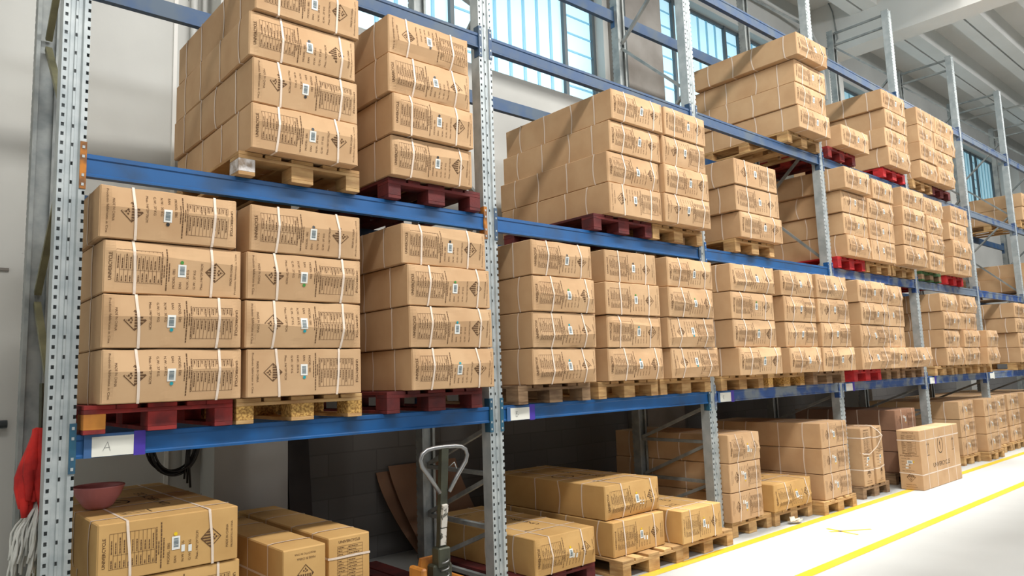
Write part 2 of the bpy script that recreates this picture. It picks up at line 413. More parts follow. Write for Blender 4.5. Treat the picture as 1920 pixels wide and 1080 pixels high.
def carton(center, label, group, dent=0, flip=False, dot='cyan', kind=0, body=None, scale=(1,1,1), rot=(0,0,0), name='cardboard_carton', emblem=None):
    K=kit(dent,flip,dot,kind,body or CARD)
    o=link(name,K['body']); o.location=center; o.scale=scale; o.rotation_euler=rot
    tag(o,label,'box',group)
    link('printed_face',K['print'],o)
    l=link('shipping_label',K['label'],o); l['label']='small white barcode label'; link('barcode',K['bar'],l)
    for e in K['extra'] or []: link('weight_sticker',e,o)
    link('round_sticker',K['dot'],o)
    for s in K['straps']: link('strap',s,o)
    if emblem: link('printed_emblem',emblem,o)
    return o
def emblem_mesh(side):
    """large ring, arrows and brand on the broad face (W x D); side=+1 top, -1 bottom"""
    p=Flat(); s=[]
    cx,cy=0,.10; n=48
    for i in range(n):
        a=2*PI*i/n; b=2*PI*(i+1)/n
        p.quad([(cx+.150*math.cos(a),cy+.150*math.sin(a)),(cx+.168*math.cos(a),cy+.168*math.sin(a)),(cx+.168*math.cos(b),cy+.168*math.sin(b)),(cx+.150*math.cos(b),cy+.150*math.sin(b))])
    p.quad([(cx-.012,cy-.09),(cx+.012,cy-.09),(cx+.012,cy+.05),(cx-.012,cy+.05)])
    p.quad([(cx-.055,cy+.0),(cx-.040,cy-.012),(cx+.004,cy+.075),(cx-.008,cy+.09)])
    return p
def emblem(up):
    """broad-face print; local coordinates a (along the carton) and b (across); up=+1 for the +Z face, -1 for the -Z face"""
    p=emblem_mesh(1)
    q=Flat()
    # ring and bolt, shifted to the middle third, brand line under it
    for f in p.f: q.quad([(p.v[i][0]*.62-.02,p.v[i][1]*.62+.135-.06) for i in f])
    q.text('UNIVERCYCLE',-.33,-.115,.62,.052,bold=.006,ang=0)
    for k in (-1,1):
        for e in (-.022,.022):
            a=k*.47+e; q.quad([(a-.004,.06),(a+.004,.06),(a+.004,.19),(a-.004,.19)]); q.quad([(a-.014,.165),(a+.014,.165),(a,.20)])
        q.quad([(k*.47-.05,.04),(k*.47+.05,.04),(k*.47+.05,.047),(k*.47-.05,.047)])
    V=[]
    for a,b in q.v:
        if up>0: V.append((-b,a,H/2+.0006))
        else: V.append((b,a,-H/2-.0006))
    me=bpy.data.meshes.new('printed_emblem'); me.from_pydata(V,[],q.f); me.materials.append(INKD); me.update(); return me

# ------------------------------------------------------------------ pallets
_pal={}
def pallet_parts(w, key, mats, front=None):
    """EUR pallet w wide (X), 1.2 deep (Y), .144 high"""
    k=(round(w,3),key)
    if k in _pal: return _pal[k]
    deck,blk=mats; L=[]; d=1.2
    def one(nm,a,b,m,ch=.002):
        mb=MB(); mb.box(a,b,ch=ch); L.append((nm,mb.mesh(nm,m)))
    bx=[(-w/2,-w/2+.10),(-.0725,.0725),(w/2-.10,w/2)]
    # bottom runners, blocks, stringer boards, deck boards (deck boards run across X, resting at the front)
    for x0,x1 in bx: one('bottom_board',(x0,-d/2,0),(x1,d/2,.022),deck)
    for x0,x1 in bx:
        for y0,y1 in ((-d/2,-d/2+.145),(-.0725,.0725),(d/2-.145,d/2)): one('block',(x0,y0,.022),(x1,y1,.100),blk)
    for y0,y1 in ((-d/2,-d/2+.145),(-.0725,.0725),(d/2-.145,d/2)): one('stringer_board',(-w/2,y0,.100),(w/2,y1,.122),deck)
    for c,hw in ((-w/2+.0725,.0725),(-w/4+.012,.05),(0,.0725),(w/4-.012,.05),(w/2-.0725,.0725)):
        one('deck_board',(c-hw,-d/2,.122),(c+hw,d/2,.144),deck)
    _pal[k]=L; return L
CLEAR_FILM=mat('torn_white_film',(206,200,196),.35,rgb2=(150,132,114),scale=18,lo=.45,hi=.6,bump=.6,bscale=30)
PMAT={'wood':(WOOD,WOOD),'osb':(WOOD,OSB),'grey':(WOODG,WOODG),'red':(REDW,REDW),'dred':(DREDW,DREDW),'bred':(BREDW,BREDW),'green':(GREENW,WOODG)}
PWORD={'wood':'pale wooden','osb':'pale wooden chipboard-block','grey':'weathered wooden','red':'red painted','dred':'dark red painted','bred':'bright red painted','green':'green painted'}
def pallet(x, yf, z, w, key, label, group, special=None, rz=0):
    o=empty('wooden_pallet',(x,yf+.6,z),rz); tag(o,label,'pallet',group)
    for i,(nm,me) in enumerate(pallet_parts(w,key,PMAT[key])):
        c=link(nm,me,o)
        if special and i in special:
            me2=me.copy(); me2.materials.clear(); me2.materials.append(special[i]); c.data=me2; c['label']='unpainted orange block' if special[i] is ORNW else 'block wrapped in torn clear film'
    return o

# ------------------------------------------------------------------ setting
def slab(name,a,b,m,loc=None):
    mb=MB(); mb.box(a,b); return struct(mb.build(name,m))
slab('floor',(-6,-9,-.15),(36,2.3,0),FLOOR)
# back wall with window openings
WIN=[(2.1,6.62),(7.9,12.4),(13.6,18.4),(20.3,24.6),(26.0,31.0)]
SILL,LINT=5.22,7.45
mb=MB(); mb.box((-6,2.0,0),(1.37,2.3,SILL)); mb.box((1.37,2.0,2.25),(36,2.3,SILL)); mb.box((-6,2.0,LINT),(36,2.3,10.2))
xs=[-6]+[x for w_ in WIN for x in w_]+[36]
for i in range(0,len(xs),2): mb.box((xs[i],2.0,SILL),(xs[i+1],2.3,LINT))
struct(mb.build('wall_back',PLASTER))
slab('wall_left',(-3.7,-9,0),(-3.5,2.0,8.75),PLASTER)
slab('wall_back_lower',(1.37,2.0,0),(36,2.3,2.25),BLOCK)
for i,(x0,x1) in enumerate([(1.37,1.97),(6.72,7.5),(12.7,13.3),(18.7,19.3),(24.8,25.4)]):
    slab('pillar_%d'%(i+1),(x0,1.68,0),(x1,2.0,7.5 if i>1 else 9.0),CONC if i==1 else PLASTER)
mb=MB(); mb.box((-6,2.005,2.0),(-5.9,2.01,2.1)); 
slab('trim_1',(-3.5,1.985,2.52),(.02,2.0,2.54),CONC)
slab('trim_2',(1.09,1.985,0),(1.12,2.0,9.0),CEIL)
# windows: fluted translucent panes in steel frames
def window(n,x0,x1,pm,rm):
    r=struct(empty('window_%d'%n,((x0+x1)/2,2.2,SILL))); cx=(x0+x1)/2
    w=x1-x0; hb=.13*w; vb=.325*w
    segs=[('h',x0,x0+hb),('v',x0+hb,x0+hb+vb),('h',x0+hb+vb,x0+hb+vb+.14*w*.7),('v',x0+hb+vb+.14*w*.7,x1-hb),('h',x1-hb,x1)]
    fm=MB()
    fm.box((x0,2.16,SILL),(x1,2.24,SILL+.05)); fm.box((x0,2.16,LINT-.05),(x1,2.24,LINT))
    for x in [x0+.025]+[s[2] for s in segs[:-1]]+[x1-.025]: fm.box((x-.028,2.15,SILL),(x+.028,2.24,LINT))
    for v in fm.v: pass
    f=fm.build('window_frame',FRAME); f.parent=r; f.matrix_parent_inverse=Matrix.Translation((-cx,-2.2,-SILL))
    for k,a,b in segs:
        g=MB(); g.box((a+.02,2.20,SILL+.03),(b-.02,2.215,LINT-.03),0)
        if k=='v':
            m=max(2,round((b-a)/.25))
            for i in range(1,m):
                x=a+(b-a)*i/m; g.box((x-.022,2.188,SILL+.05),(x+.022,2.20,LINT-.05),1)
        else:
            m=9
            for i in range(1,m):
                z=SILL+(LINT-SILL)*i/m; g.box((a+.03,2.190,z-.012),(b-.03,2.20,z+.012),1)
        p=g.build('pane',[pm,rm]); p.parent=r; p.matrix_parent_inverse=Matrix.Translation((-cx,-2.2,-SILL))
for i,(a,b) in enumerate(WIN): window(i+1,a,b,PANE if i<2 else PANE2,RIB if i<2 else RIB2)
# roof: girder across, ribbed slab along
slab('girder',(12.7,-9,7.5),(13.2,2.0,8.9),CEIL)
mb=MB(); mb.box((-6,-2.9,8.50),(36,2.3,8.95))
for k in range(4):
    y1=1.18-1.07*k
    for xa,xb in ((-6,12.7),(13.2,36)):
        mb.box((xa,y1-.48,8.10),(xb,y1-.235,8.50)); mb.box((xa,y1-.20,8.10),(xb,y1,8.50))
struct(mb.build('ceiling',CEIL))
# yellow floor lines
def strip(name,y0,y1,xa,xb,label):
    mb=MB(); n=40
    for i in range(n):
        a=xa+(xb-xa)*i/n; b=xa+(xb-xa)*(i+1)/n; mb.face([(a,y0,.0015),(b,y0,.0015),(b,y1,.0015),(a,y1,.0015)])
    return tag(mb.build(name,YELL),label,'floor marking')
strip('floor_line',-.315,-.215,2.0,30,'yellow painted floor line running right along the pallet fronts')
strip('floor_line',-1.235,-1.130,2.0,30,'yellow painted floor line out in the aisle, away from the racks')
mb=MB()
for (a,b) in (((6.73,-.53),(6.66,-.88)),((6.60,-.62),(6.98,-.86))):
    d=Vector((b[0]-a[0],b[1]-a[1],0)).normalized(); n=Vector((-d.y,d.x,0))*.022
    A=Vector((a[0],a[1],.0015)); B=Vector((b[0],b[1],.0015)); mb.face([A-n,B-n,B+n*.4,A+n])
tag(mb.build('floor_cross',YELL),'faded yellow cross painted on the floor between the two lines','floor marking')

# pipes and cables on the building
def pipe(name,pts,r,m,label,cat='pipe',k=8):
    mb=MB(); mb.tube(pts,r,k); return tag(mb.build(name,m,smooth=True),label,cat)
pipe('wall_conduit',[(1.24,1.95,1.0),(1.24,1.95,8.1)],.03,PIPE,'white vertical conduit on the wall left of the first pillar')
pipe('wall_conduit',[(1.32,1.93,2.6),(1.32,1.93,8.1)],.022,PIPE,'thin white vertical conduit close beside the first pillar')
pipe('wall_pipe',[(-5,1.96,1.44),(.05,1.96,1.44)],.028,FRAME,'dark horizontal pipe low on the left wall behind the mop')
mb=MB(); mb.tube([(20.5,2.0,7.9),(20.5,-2.8,7.9)],.03,8)
for yy in (.95,-.12,-1.19,-2.26): mb.tube([(20.5,yy,7.9),(20.5,yy,8.12)],.008,6)
tag(mb.build('sprinkler_pipe',PIPE,smooth=True),'thin white sprinkler pipe hung under the ceiling beyond the racks','pipe')
pipe('girder_cable',[(12.69,1.9,7.7),(12.69,1.6,7.62),(12.69,1.45,7.75),(12.69,1.50,8.3),(12.69,1.62,8.7)],.012,GALVD,'grey cable looping on the white roof girder','cable')
pipe('ceiling_conduit',[(12.55,1.7,6.6),(12.5,1.72,7.6),(12.2,1.78,8.0),(11.5,1.85,8.05),(9.5,1.85,8.05)],.035,PIPE,'white conduit bending from the third pillar up under the ceiling')

# ------------------------------------------------------------------ racking
BAY=2.8; PW=.127; PX=-.014
LV={'1':(1.315,1.432),'2':(2.766,2.888),'3':(4.226,4.348),'4':(5.690,5.818)}
def post_mesh():
    prof=[(0,.10),(0,.008),(0,0),(.008,0),(.022,0),(.030,0),(.038,.012),(.055,.012),(.0585,.006),(.0685,.006),(.072,.012),(.089,.012),(.097,0),(.113,0),(.127,0),(.127,.008),(.127,.10)]
    V=[];F=[];n=len(prof); rows=[]
    for k in range(145):
        for f in (0,.015,.034): rows.append((.05*k+f,k,f))
    rows.append((7.25,145,0))
    for z,_,_ in rows:
        for x,y in prof: V.append((x,y,z))
    for r in range(len(rows)-1):
        hole=rows[r][2]==.015; k=rows[r][1]
        for c in range(n-1):
            if hole and c in (3,13,14): continue
            if hole and c==8 and k%2==0: continue
            F.append((r*n+c,r*n+c+1,(r+1)*n+c+1,(r+1)*n+c))
    b=len(V)
    # return lips, plus an added inner plate that keeps the holes dark
    for z in (0,7.25):
        V+= [(0,.10,z),(.022,.10,z),(.022,.088,z),(.127,.10,z),(.105,.10,z),(.105,.088,z)]
    F+= [(b,b+6,b+7,b+1),(b+1,b+7,b+8,b+2),(b+3,b+4,b+10,b+9),(b+4,b+5,b+11,b+10)]
    b2=len(V); V+=[(.001,.07,0),(.126,.07,0),(.126,.07,7.25),(.001,.07,7.25)]; F.append((b2,b2+1,b2+2,b2+3))
    me=bpy.data.meshes.new('upright_post'); me.from_pydata(V,[],F); me.materials.append(GALV); me.update(); return me
POST=post_mesh()
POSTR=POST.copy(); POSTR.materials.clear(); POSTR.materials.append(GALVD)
FD=1.0
mb=MB(); mb.box((-.02,-.012,0),(.15,.115,.008)); FOOT=mb.mesh('foot_plate',GALVD)
def brace_mesh(p0,p1,m):
    mb=MB(); mb.obox((PW/2,)+p0,(PW/2,)+p1,.030,.036,up=(1,0,0)); return mb.mesh('brace',m)
BR=[]; 
for p0,p1 in [((.10,7.2),(.90,7.2)),((.10,7.0),(.90,7.0)),((.10,6.2),(.90,6.96)),((.10,6.14),(.90,5.42)),((.10,4.62),(.90,5.36)),((.10,4.56),(.90,3.84)),((.10,3.02),(.90,3.78)),((.10,2.96),(.90,2.24)),((.10,1.44),(.90,2.18)),
              ((.10,1.27),(.90,.95)),((.10,.93),(.90,.93)),((.10,.90),(.90,.56)),((.10,.54),(.90,.54)),((.10,.51),(.90,.19)),((.10,.17),(.90,.17))]:
    BR.append((brace_mesh(p0,p1,GALVD),brace_mesh(p0,p1,OLIVE)))
FN=['at the far left, before the bay marked A','between the bays marked A and B','between the bays marked B and C','between the third and fourth bays','between the fourth and fifth bays','between the fifth and sixth bays','between the sixth and seventh bays','beyond the seventh bay, at the far right']
for i in range(8):
    r=empty('rack_frame',(i*BAY+PX,0,0)); tag(r,'galvanised upright rack frame '+FN[i],'rack frame','rack upright frames')
    link('upright_post',POST,r)
    o=link('upright_post',POSTR,r); o.rotation_euler=(0,0,PI); o.location=(PW,FD-.004,0)
    link('foot_plate',FOOT,r); link('foot_plate',FOOT,r,(0,FD-.11,0))
    for a,b in BR: link('brace',b if i==0 else a,r)
BN=['bay A','bay B','bay C','the fourth bay','the fifth bay','the sixth bay','the seventh bay']
LN={'1':'lowest','2':'second','3':'third','4':'top'}
def beam(i,lv,back,m,cm0,cm1):
    z0,z1=LV[lv]; x0=i*BAY+PX+PW+.003; x1=(i+1)*BAY+PX-.003; yf,yb=(.002,.052) if not back else (FD-.056,FD-.006)
    r=empty('shelf_beam',(x0,yf,z0))
    tag(r,'%s %s shelf beam, %s level of %s'%('blue' if m in(BLUE,) else 'navy blue' if m is NAVY else 'worn grey-blue','back' if back else 'front',LN[lv],BN[i]),'shelf beam','rack shelf beams')
    L=x1-x0; h=z1-z0; s=1 if not back else -1; t=yb-yf
    prof=[(0,0),(0,.012),(.006,.018),(.006,h-.030),(0,h-.024),(0,h-.004),(.004,h),(t,h),(t,0)]
    V=[];n=len(prof)
    for x in (0,L):
        for y,z in prof: V.append((x,y if not back else t-y,z))
    F=[(k,(k+1)%n,n+(k+1)%n,n+k) for k in range(n)]+[tuple(reversed(range(n))),tuple(range(n,2*n))]
    me=bpy.data.meshes.new('beam_body'); me.from_pydata(V,[],F); me.materials.append(m); me.update(); link('beam_body',me,r)
    for side,cm in ((0,cm0),(1,cm1)):
        mb=MB(); xa=-.006 if side==0 else L-.0
        mb.box((xa,-.001 if not back else t-.055,-.07),(xa+.006,.055 if not back else t+.001,h+.06))
        if not back:   # lip wrapped over the front of the upright, with rivets
            xb=(-.031,0) if side==0 else (L,L+.031)
            mb.box((xb[0],-.0075,-.07),(xb[1],-.0035,h+.06))
            for q in range(5):
                if q in (0,1,3,4): mb.box(((xb[0]+xb[1])/2-.006,-.0095,-.055+q*.05),((xb[0]+xb[1])/2+.006,-.0075,-.04+q*.05),1)
        mb.build('end_connector',[cm,GALV],r)
    return r
FRONT={'1':[BLUE,BLUE,WORN,WORN,WORN,WORN,GREYB],'2':[BLUE,BLUE,BLUE,WORN,GREYB,WORN,WORN],'3':[NAVY,NAVY,NAVY,NAVY,GREYB,GREYB,GREYB],'4':[NAVY,NAVY,NAVY,NAVY,GREYB,GREYB,GREYB]}
for lv in '1234':
    for i in range(7):
        m=FRONT[lv][i]; c0=c1=m
        if lv=='2' and i==0: c0=c1=RUST
        if lv=='2' and i==1: c0=c1=NAVY
        if lv=='1' and i==0: c0=c1=TEAL
        if lv=='1' and i==1: c0=c1=TEAL
        if lv=='4' and i<2: continue
        beam(i,lv,False,m,c0,c1)
for lv in '1234':
    for i in range(7):
        if lv=='4' and i not in (1,2): continue
        beam(i,lv,True,NAVY if lv in '23' or i<3 else GREYB,NAVY,NAVY)
# paper bay labels taped on the lowest front beam
def pen(mb,pts,r=.0012):
    for a,b in zip(pts,pts[1:]): mb.obox((a[0],0,a[1]),(b[0],0,b[1]),.0006,.003,up=(0,1,0))
LET={'A':[[(0,0),(.022,.046),(.035,0)],[(.006,.016),(.032,.018)]],'B':[[(.004,0),(.004,.042)],[(0,.042),(.020,.038),(.006,.024),(.026,.016),(.016,0),(.0,.0)]],'C':[[(.022,.038),(.008,.04),(0,.02),(.008,.002),(.022,.004)]]}
for i,t in enumerate(['A','B','C',None,None,None]):
    x=i*BAY+.185; z=1.318
    r=empty('bay_label',(x,-.003,z)); wd=.20 if i<3 else .19; ht=.092 if i else .100
    tag(r,['white paper bay label lettered A','white paper bay label lettered B','white paper bay label lettered C','blank white bay label at the start of the fourth bay','blank white bay label at the start of the fifth bay','blank white bay label at the start of the sixth bay'][i]+(' on the blue beam' if i<3 else ''),'label','bay labels on the lowest beam')
    mb=MB(); mb.box((0,-.002,0),(wd,0,ht)); mb.build('paper',PAPER,r)
    mb=MB(); mb.box((-.035,-.0012,-.004),(0,.0,ht+.012)); mb.box((.0,-.0012,ht),(wd,.0,ht+.014)); c=mb.build('clear_tape',CLEAR,r)
    mb=MB(); mb.box((wd-.006,-.003,-.008),(wd+.05,.0,ht+.018)); mb.build('purple_tape',PURPLE if i<5 else PAPER,r)['label']='purple adhesive tape'
    if t:
        mb=MB()
        for st in LET[t]: pen(mb,[(.05+p[0],.026+p[1]) for p in st])
        o=mb.build('handwritten_letter',PEN,r); o.location=(0,-.0026,0)

# ------------------------------------------------------------------ stacks on the shelves
STK=[
('A1',0,'left','red',-.12,[(.185,.888),(.191,.891),(.177,.881),(.162,.857)],'BbFf',.505,.74),
('A1',1,'middle','osb',-.13,[(.932,1.661),(.914,1.653),(.914,1.652),(.94,1.655)],'BbbF',1.295,.80),
('A1',2,'right','dred',-.16,[(2.008,2.706),(1.985,2.692),(1.978,2.683),(1.954,2.674)],'FFFF',2.28,.80),
('B1',0,'left','grey',-.15,[(3.113,3.819),(3.117,3.826),(3.12,3.813),(3.106,3.793)],'FFFF',3.43,.80),
('B1',1,'middle','wood',-.15,[(3.977,4.72),(3.978,4.71),(3.965,4.69),(3.979,4.677)],'FFFF',4.33,.80),
('B1',2,'right','wood',-.17,[(4.806,5.568),(4.786,5.51),(4.774,5.497),(4.801,5.53)],'BBFF',5.165,.80),
('C1',0,'left','wood',-.25,[(5.761,6.583),(5.749,6.56),(5.73,6.547),(5.735,6.578)],'FFFF',6.15,.80),
('C1',1,'middle','osb',-.25,[(6.774,7.468),(6.763,7.475),(6.751,7.455),(6.729,7.440)],'FBBF',7.05,.80),
('C1',2,'right','grey',-.28,[(7.487,8.281),(7.489,8.222),(7.462,8.235),(7.46,8.219)],'FBBF',7.92,.80),
('D1',0,'left','bred',-.27,[(8.535,9.386),(8.535,9.317),(8.567,9.365),(8.55,9.362)],'BBFF',8.98,.80),
('D1',1,'middle','grey',-.20,[(9.42,10.12),(9.40,10.10),(9.41,10.12),(9.41,10.12)],'FFBF',9.80,.76),
('D1',2,'right','grey',-.22,[(10.158,10.986)],'F',10.66,.80),
('E1',0,'left','wood',-.15,[(11.78,12.488),(11.749,12.429),(11.762,12.466),(11.73,12.455)],'FFFF',11.9,.80),
('E1',1,'middle','wood',-.17,[(12.50,13.189),(12.50,13.25),(12.50,13.25),(12.53,13.31)],'FFBF',12.76,.80),
('E1',2,'right','wood',-.30,[(13.222,13.80),(13.26,13.83)],'FB',13.57,.74),
('A2',0,'left','wood',-.13,[(.94,1.638),(.932,1.633),(.926,1.628),(.94,1.638)],'FBFF',1.29,.80),
('A2',1,'right','dred',-.12,[(1.907,2.598),(1.899,2.588),(1.874,2.577),(1.878,2.577)],'FFFB',2.31,.80),
('B2',0,'left','dred',-.12,[(4.1,4.83),(4.107,4.84),(4.142,4.86),(4.16,4.88)],'BFFF',4.365,.80),
('B2',1,'right','wood',-.16,[(4.848,5.574),(4.857,5.574),(4.874,5.574),(4.90,5.574)],'BFBF',5.18,.80),
('B2',2,'C','wood',-.14,[(6.199,7.065),(6.153,7.025),(6.128,6.985)],'FFB',6.58,.80),
('C2',0,'left','bred',-.15,[(8.641,9.33),(8.636,9.34),(8.60,9.33),(8.53,9.28)],'FFBF',8.95,.80),
('C2',1,'middle','wood',-.18,[(9.346,10.138),(9.353,10.15),(9.347,10.18),(9.49,10.155)],'BFFF',9.79,.80),
('D2',0,'right','wood',-.24,[(10.281,11.097),(10.275,11.13),(10.287,11.122),(10.355,11.16)],'FFFF',10.66,.80),
('D2',1,'left','green',-.20,[(11.345,11.96),(11.345,11.95),(11.345,11.95),(11.345,12.10)],'FBFF',11.74,.80),
('D2',2,'right','bred',-.20,[(12.338,13.143),(12.374,13.181),(12.338,13.166),(12.421,13.229)],'FFFF',12.76,.80),
('C3',0,'left','wood',-.21,[(7.53,8.33),(7.506,8.283),(7.526,8.306),(7.44,8.19)],'FFFF',7.92,.80),
('C3',1,'D','red',-.20,[(8.68,9.482)],'F',8.95,.80),
('D3',0,'D2','bred',-.15,[(10.242,11.022),(10.214,11.01),(10.241,11.019),(10.194,11.007)],'FFFF',10.66,.80),
('D3',1,'left','wood',-.18,[(11.4,12.09),(11.388,12.06),(11.418,12.062),(11.427,12.19)],'FFFF',11.76,.80),
('D3',2,'right','dred',-.18,[(12.113,12.788),(12.076,12.872),(12.108,13.007),(12.21,13.05)],'FFFF',12.58,.80),
('F1',0,'only','wood',-.15,[(15.575,16.494),(15.585,16.539),(15.494,16.51),(15.47,16.48)],'FFFF',16.0,.80),
('F3',0,'only','wood',-.10,[(17.05,17.80),(17.05,17.82)],'FF',17.42,.80),
('F2',0,'only','grey',-.10,[(17.0,17.76),(17.05,17.78)],'FF',17.4,.80),
]
LW={'1':'lower shelf','2':'middle shelf','3':'upper shelf'}
def place_words(code,pos,X):
    b=int((X-PX)//BAY); return ['bay A','bay B','bay C','the fourth bay','the fifth bay','the sixth bay','the seventh bay'][b]
# stacks per bay and shelf, for words that single each one out
from collections import defaultdict
byplace=defaultdict(list)
for t in STK:
    xm=(t[5][0][0]+t[5][0][1])/2; byplace[(t[0][1],place_words(t[0],t[2],xm))].append((xm,t))
ORD={1:['only'],2:['left','right'],3:['left','middle','right']}
LAYER={1:['single'],2:['lower','upper'],3:['bottom','middle','top'],4:['bottom','second-lowest','second-highest','top']}
dents=[0,1,2,0,4,5,1,3,2,0,5,1,4,3]
n=0
for (lv,bay),lst in byplace.items():
    lst.sort(key=lambda q:q[0])
    for si,(xm,t) in enumerate(lst):
        where=ORD[len(lst)][si]; code,_,_,pk,yf,xs_,ori,px,pw=t
        z0=LV[lv][1]; stackw=('the %s stack'%where if where!='only' else 'the stack')+' on the %s of %s'%(LW[lv],bay)
        sp=None
        if code=='A1' and si==0: sp={3:ORNW}
        if code=='A2' and si==0: sp={3:CLEAR_FILM} if 'CLEAR_FILM' in globals() else None
        pallet(px,(-.055 if lv!='1' else -.05) if yf>-.26 else -.12,z0+.001,pw,pk,'%s pallet under %s'%(PWORD[pk],stackw),'pallets on the rack shelves',sp)
        z=z0+.145; hh=.282 if lv=='1' else .286
        for k,(a,b) in enumerate(xs_):
            lay=LAYER[len(xs_)][k]; d=dents[(n*5+k*3+si)%len(dents)]
            if code=='A1' and si==0: d=[0,0,5,0][k]
            f=ori[k].upper()=='F'
            if code=='A1' and si<2: f=ori[k]=='F'
            rz=random.Random(n).uniform(-.012,.012)
            dy={('C3',0,3):-.10,('C2',0,3):-.08,('B2',0,3):-.03,('A2',0,3):-.03,('A2',1,1):-.03}.get((code,si if code!='B2' else si,k),0)
            carton(((a+b)/2,yf+D/2+dy+random.Random(n+99).uniform(-.018,.018),z+hh*.5),'%s brown strapped carton, %s'%(lay,stackw.replace('the left stack','left stack').replace('the right stack','right stack').replace('the middle stack','middle stack').replace('the fourth','fourth').replace('the fifth','fifth').replace('the sixth','sixth').replace('the seventh','seventh').replace('the stack','stack').replace('on the','on')),'strapped cartons on the %s'%LW[lv],
                   d,f,['cyan','cyan','green','black'][n%4] if lv=='1' and a<6 else 'black',0,CARD,((b-a)/W,1,(hh-.004)/H),(0,0,rz))
            z+=hh; n+=1

# ------------------------------------------------------------------ cartons on the floor
EMB=emblem(1)
def fl(xa,xb,yf,z,label,dent,flip,body=CARDY,kind=1,emb=False,rz=0,h=.285,dot='yellow'):
    return carton(((xa+xb)/2,yf+D/2,z+h/2),label,'strapped cartons along the floor',dent,flip,dot,kind,body,((xb-xa)/W,1,(h-.004)/H),(0,0,rz),emblem=EMB if emb else None)
def fpal(x,yf,w,key,label,z=.0): return pallet(x,yf,z+.001,w,key,label,'pallets on the floor')
P0=.145
# bay A: three-high stack at the left, two cartons on edge
fpal(.56,-.05,.80,'wood','pale wooden pallet under the cartons with the pink bowl')
fl(.21,.88,-.10,P0,'bottom carton of the floor stack that carries the pink bowl',3,False)
fl(.22,.90,-.11,P0+.285,'middle carton of the floor stack that carries the pink bowl',3,False)
fl(.20,.885,-.12,P0+.57,'top ochre-tinted carton on the floor in bay A, pink bowl on it',3,True,emb=True)
def edge(x,yf,z,label,rot,dent=3,flip=False,body=CARDY,rx=0,rz=0,sx=1,emb=None,thick=1.0,kind=1):
    return carton((x,yf+D/2,z+W*sx/2),label,'cartons standing on edge',dent,flip,'yellow',kind,body,(sx,1,thick),(rx,rot,rz),name='upright_carton',emblem=emb)
edge(1.27,-.13,.001,'ochre-tinted carton on edge, left of two beside the bowl stack, text upside down',PI/2,flip=False,thick=.93)
edge(1.605,-.04,.001,'ochre-tinted carton on edge, right of two, brand at its top edge',-PI/2,flip=False)
# bay B
fpal(3.42,-.02,.80,'dred','dark red pallet under the low carton behind the second post')
fl(3.13,3.79,-.06,P0,'low single carton on a dark red pallet in bay B',1,True,emb=True)
fpal(4.33,-.22,.80,'wood','pale pallet under the two-carton pile on the floor of bay B')
fl(3.955,4.63,-.11,P0,'lower carton of the two-carton pile on the floor of bay B',3,True)
fl(3.965,4.68,-.03,P0+.285,'upper carton of the two-carton pile on the floor, ring printed on top',4,True,emb=True)
fpal(5.14,-.20,.80,'wood','pale pallet under the single carton left of the third post')
fl(4.70,5.30,-.25,P0,'single floor carton left of the third post, right end of bay B',3,True,emb=True)
# bay C
fpal(6.11,-.07,.735,'wood','wooden pallet under the three-carton floor pile right of third post')
for k,(a,b) in enumerate([(5.72,6.30),(5.725,6.30),(5.735,6.31)]):
    fl(a,b,-.09,P0+.285*k,'%s carton of the three-high floor pile right of the third post'%('bottom','middle','top')[k],[3,3,1][k],[False,False,True][k],body=CARD)
fpal(6.89,-.10,.80,'wood','wooden pallet under the single low carton of bay C')
fl(6.47,7.26,-.12,P0,'single low carton on the floor between two three-high piles',4,True,emb=True)
fpal(7.73,-.22,.80,'wood','wooden pallet under the three-high floor pile left of the fourth post')
for k,(a,b) in enumerate([(7.42,8.08),(7.42,8.06),(7.43,8.07)]):
    fl(a,b,-.20,P0+.285*k,'%s carton of the three-high floor pile left of the fourth post'%('bottom','middle','top')[k],3,False,body=CARD)
# fourth bay: two on edge, a stack further back, one alone in the aisle
fpal(8.93,-.12,.78,'grey','weathered pallet under the two cartons on edge, loose strap side')
edge(8.73,-.13,P0,'carton on edge with a loose white strap hooked over it',-PI/2,body=CARD)
edge(9.06,-.13,P0,'battered leaning carton on edge, right of the loose-strap carton',-PI/2,dent=5,body=CARD,thick=.93)
bpy.context.view_layer.update()
fpal(10.28,.02,.80,'grey','weathered pallet under the stack behind the lone upright carton')
for k in range(3):
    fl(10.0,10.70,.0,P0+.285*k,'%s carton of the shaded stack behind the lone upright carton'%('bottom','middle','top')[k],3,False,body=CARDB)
EMS=emblem(-1)
# lone carton: stands on its long edge, long side to the aisle
K=carton((10.33,-.29,.382),'tall upright carton standing alone on the yellow floor line','cartons standing on edge',3,False,'yellow',1,CARD,(.762/W,1,1),(0,0,0),name='upright_carton',emblem=EMS)
K.matrix_world=Matrix.Translation((10.30,-.29,.383))@Matrix.Rotation(-PI/2,4,'Z')@Matrix.Rotation(-PI/2,4,'Y')@Matrix.Diagonal((.764/W,1.40/D,1.0,1))
# fifth bay and beyond
for (xc,yf,xs3,nm,key,col) in [(12.72,-.03,(12.40,13.08),'first','wood',CARD),(13.52,-.15,(13.20,13.88),'second','wood',CARD),(14.55,-.0,(14.20,14.88),'third','wood',CARD),(15.36,-.0,(15.02,15.70),'fourth','wood',CARD),(16.22,-.05,(15.86,16.54),'fifth','wood',CARD),(17.4,-.05,(17.0,17.68),'sixth','wood',CARD)]:
    fpal(xc,yf-.02,.78,key,'pallet under the %s three-high floor pile beyond the lone upright carton'%nm)
    for k in range(3):
        fl(xs3[0],xs3[1],yf,P0+.285*k,'%s carton, %s three-high floor pile beyond the lone upright carton'%(('bottom','middle','top')[k],nm),3,False,body=col)

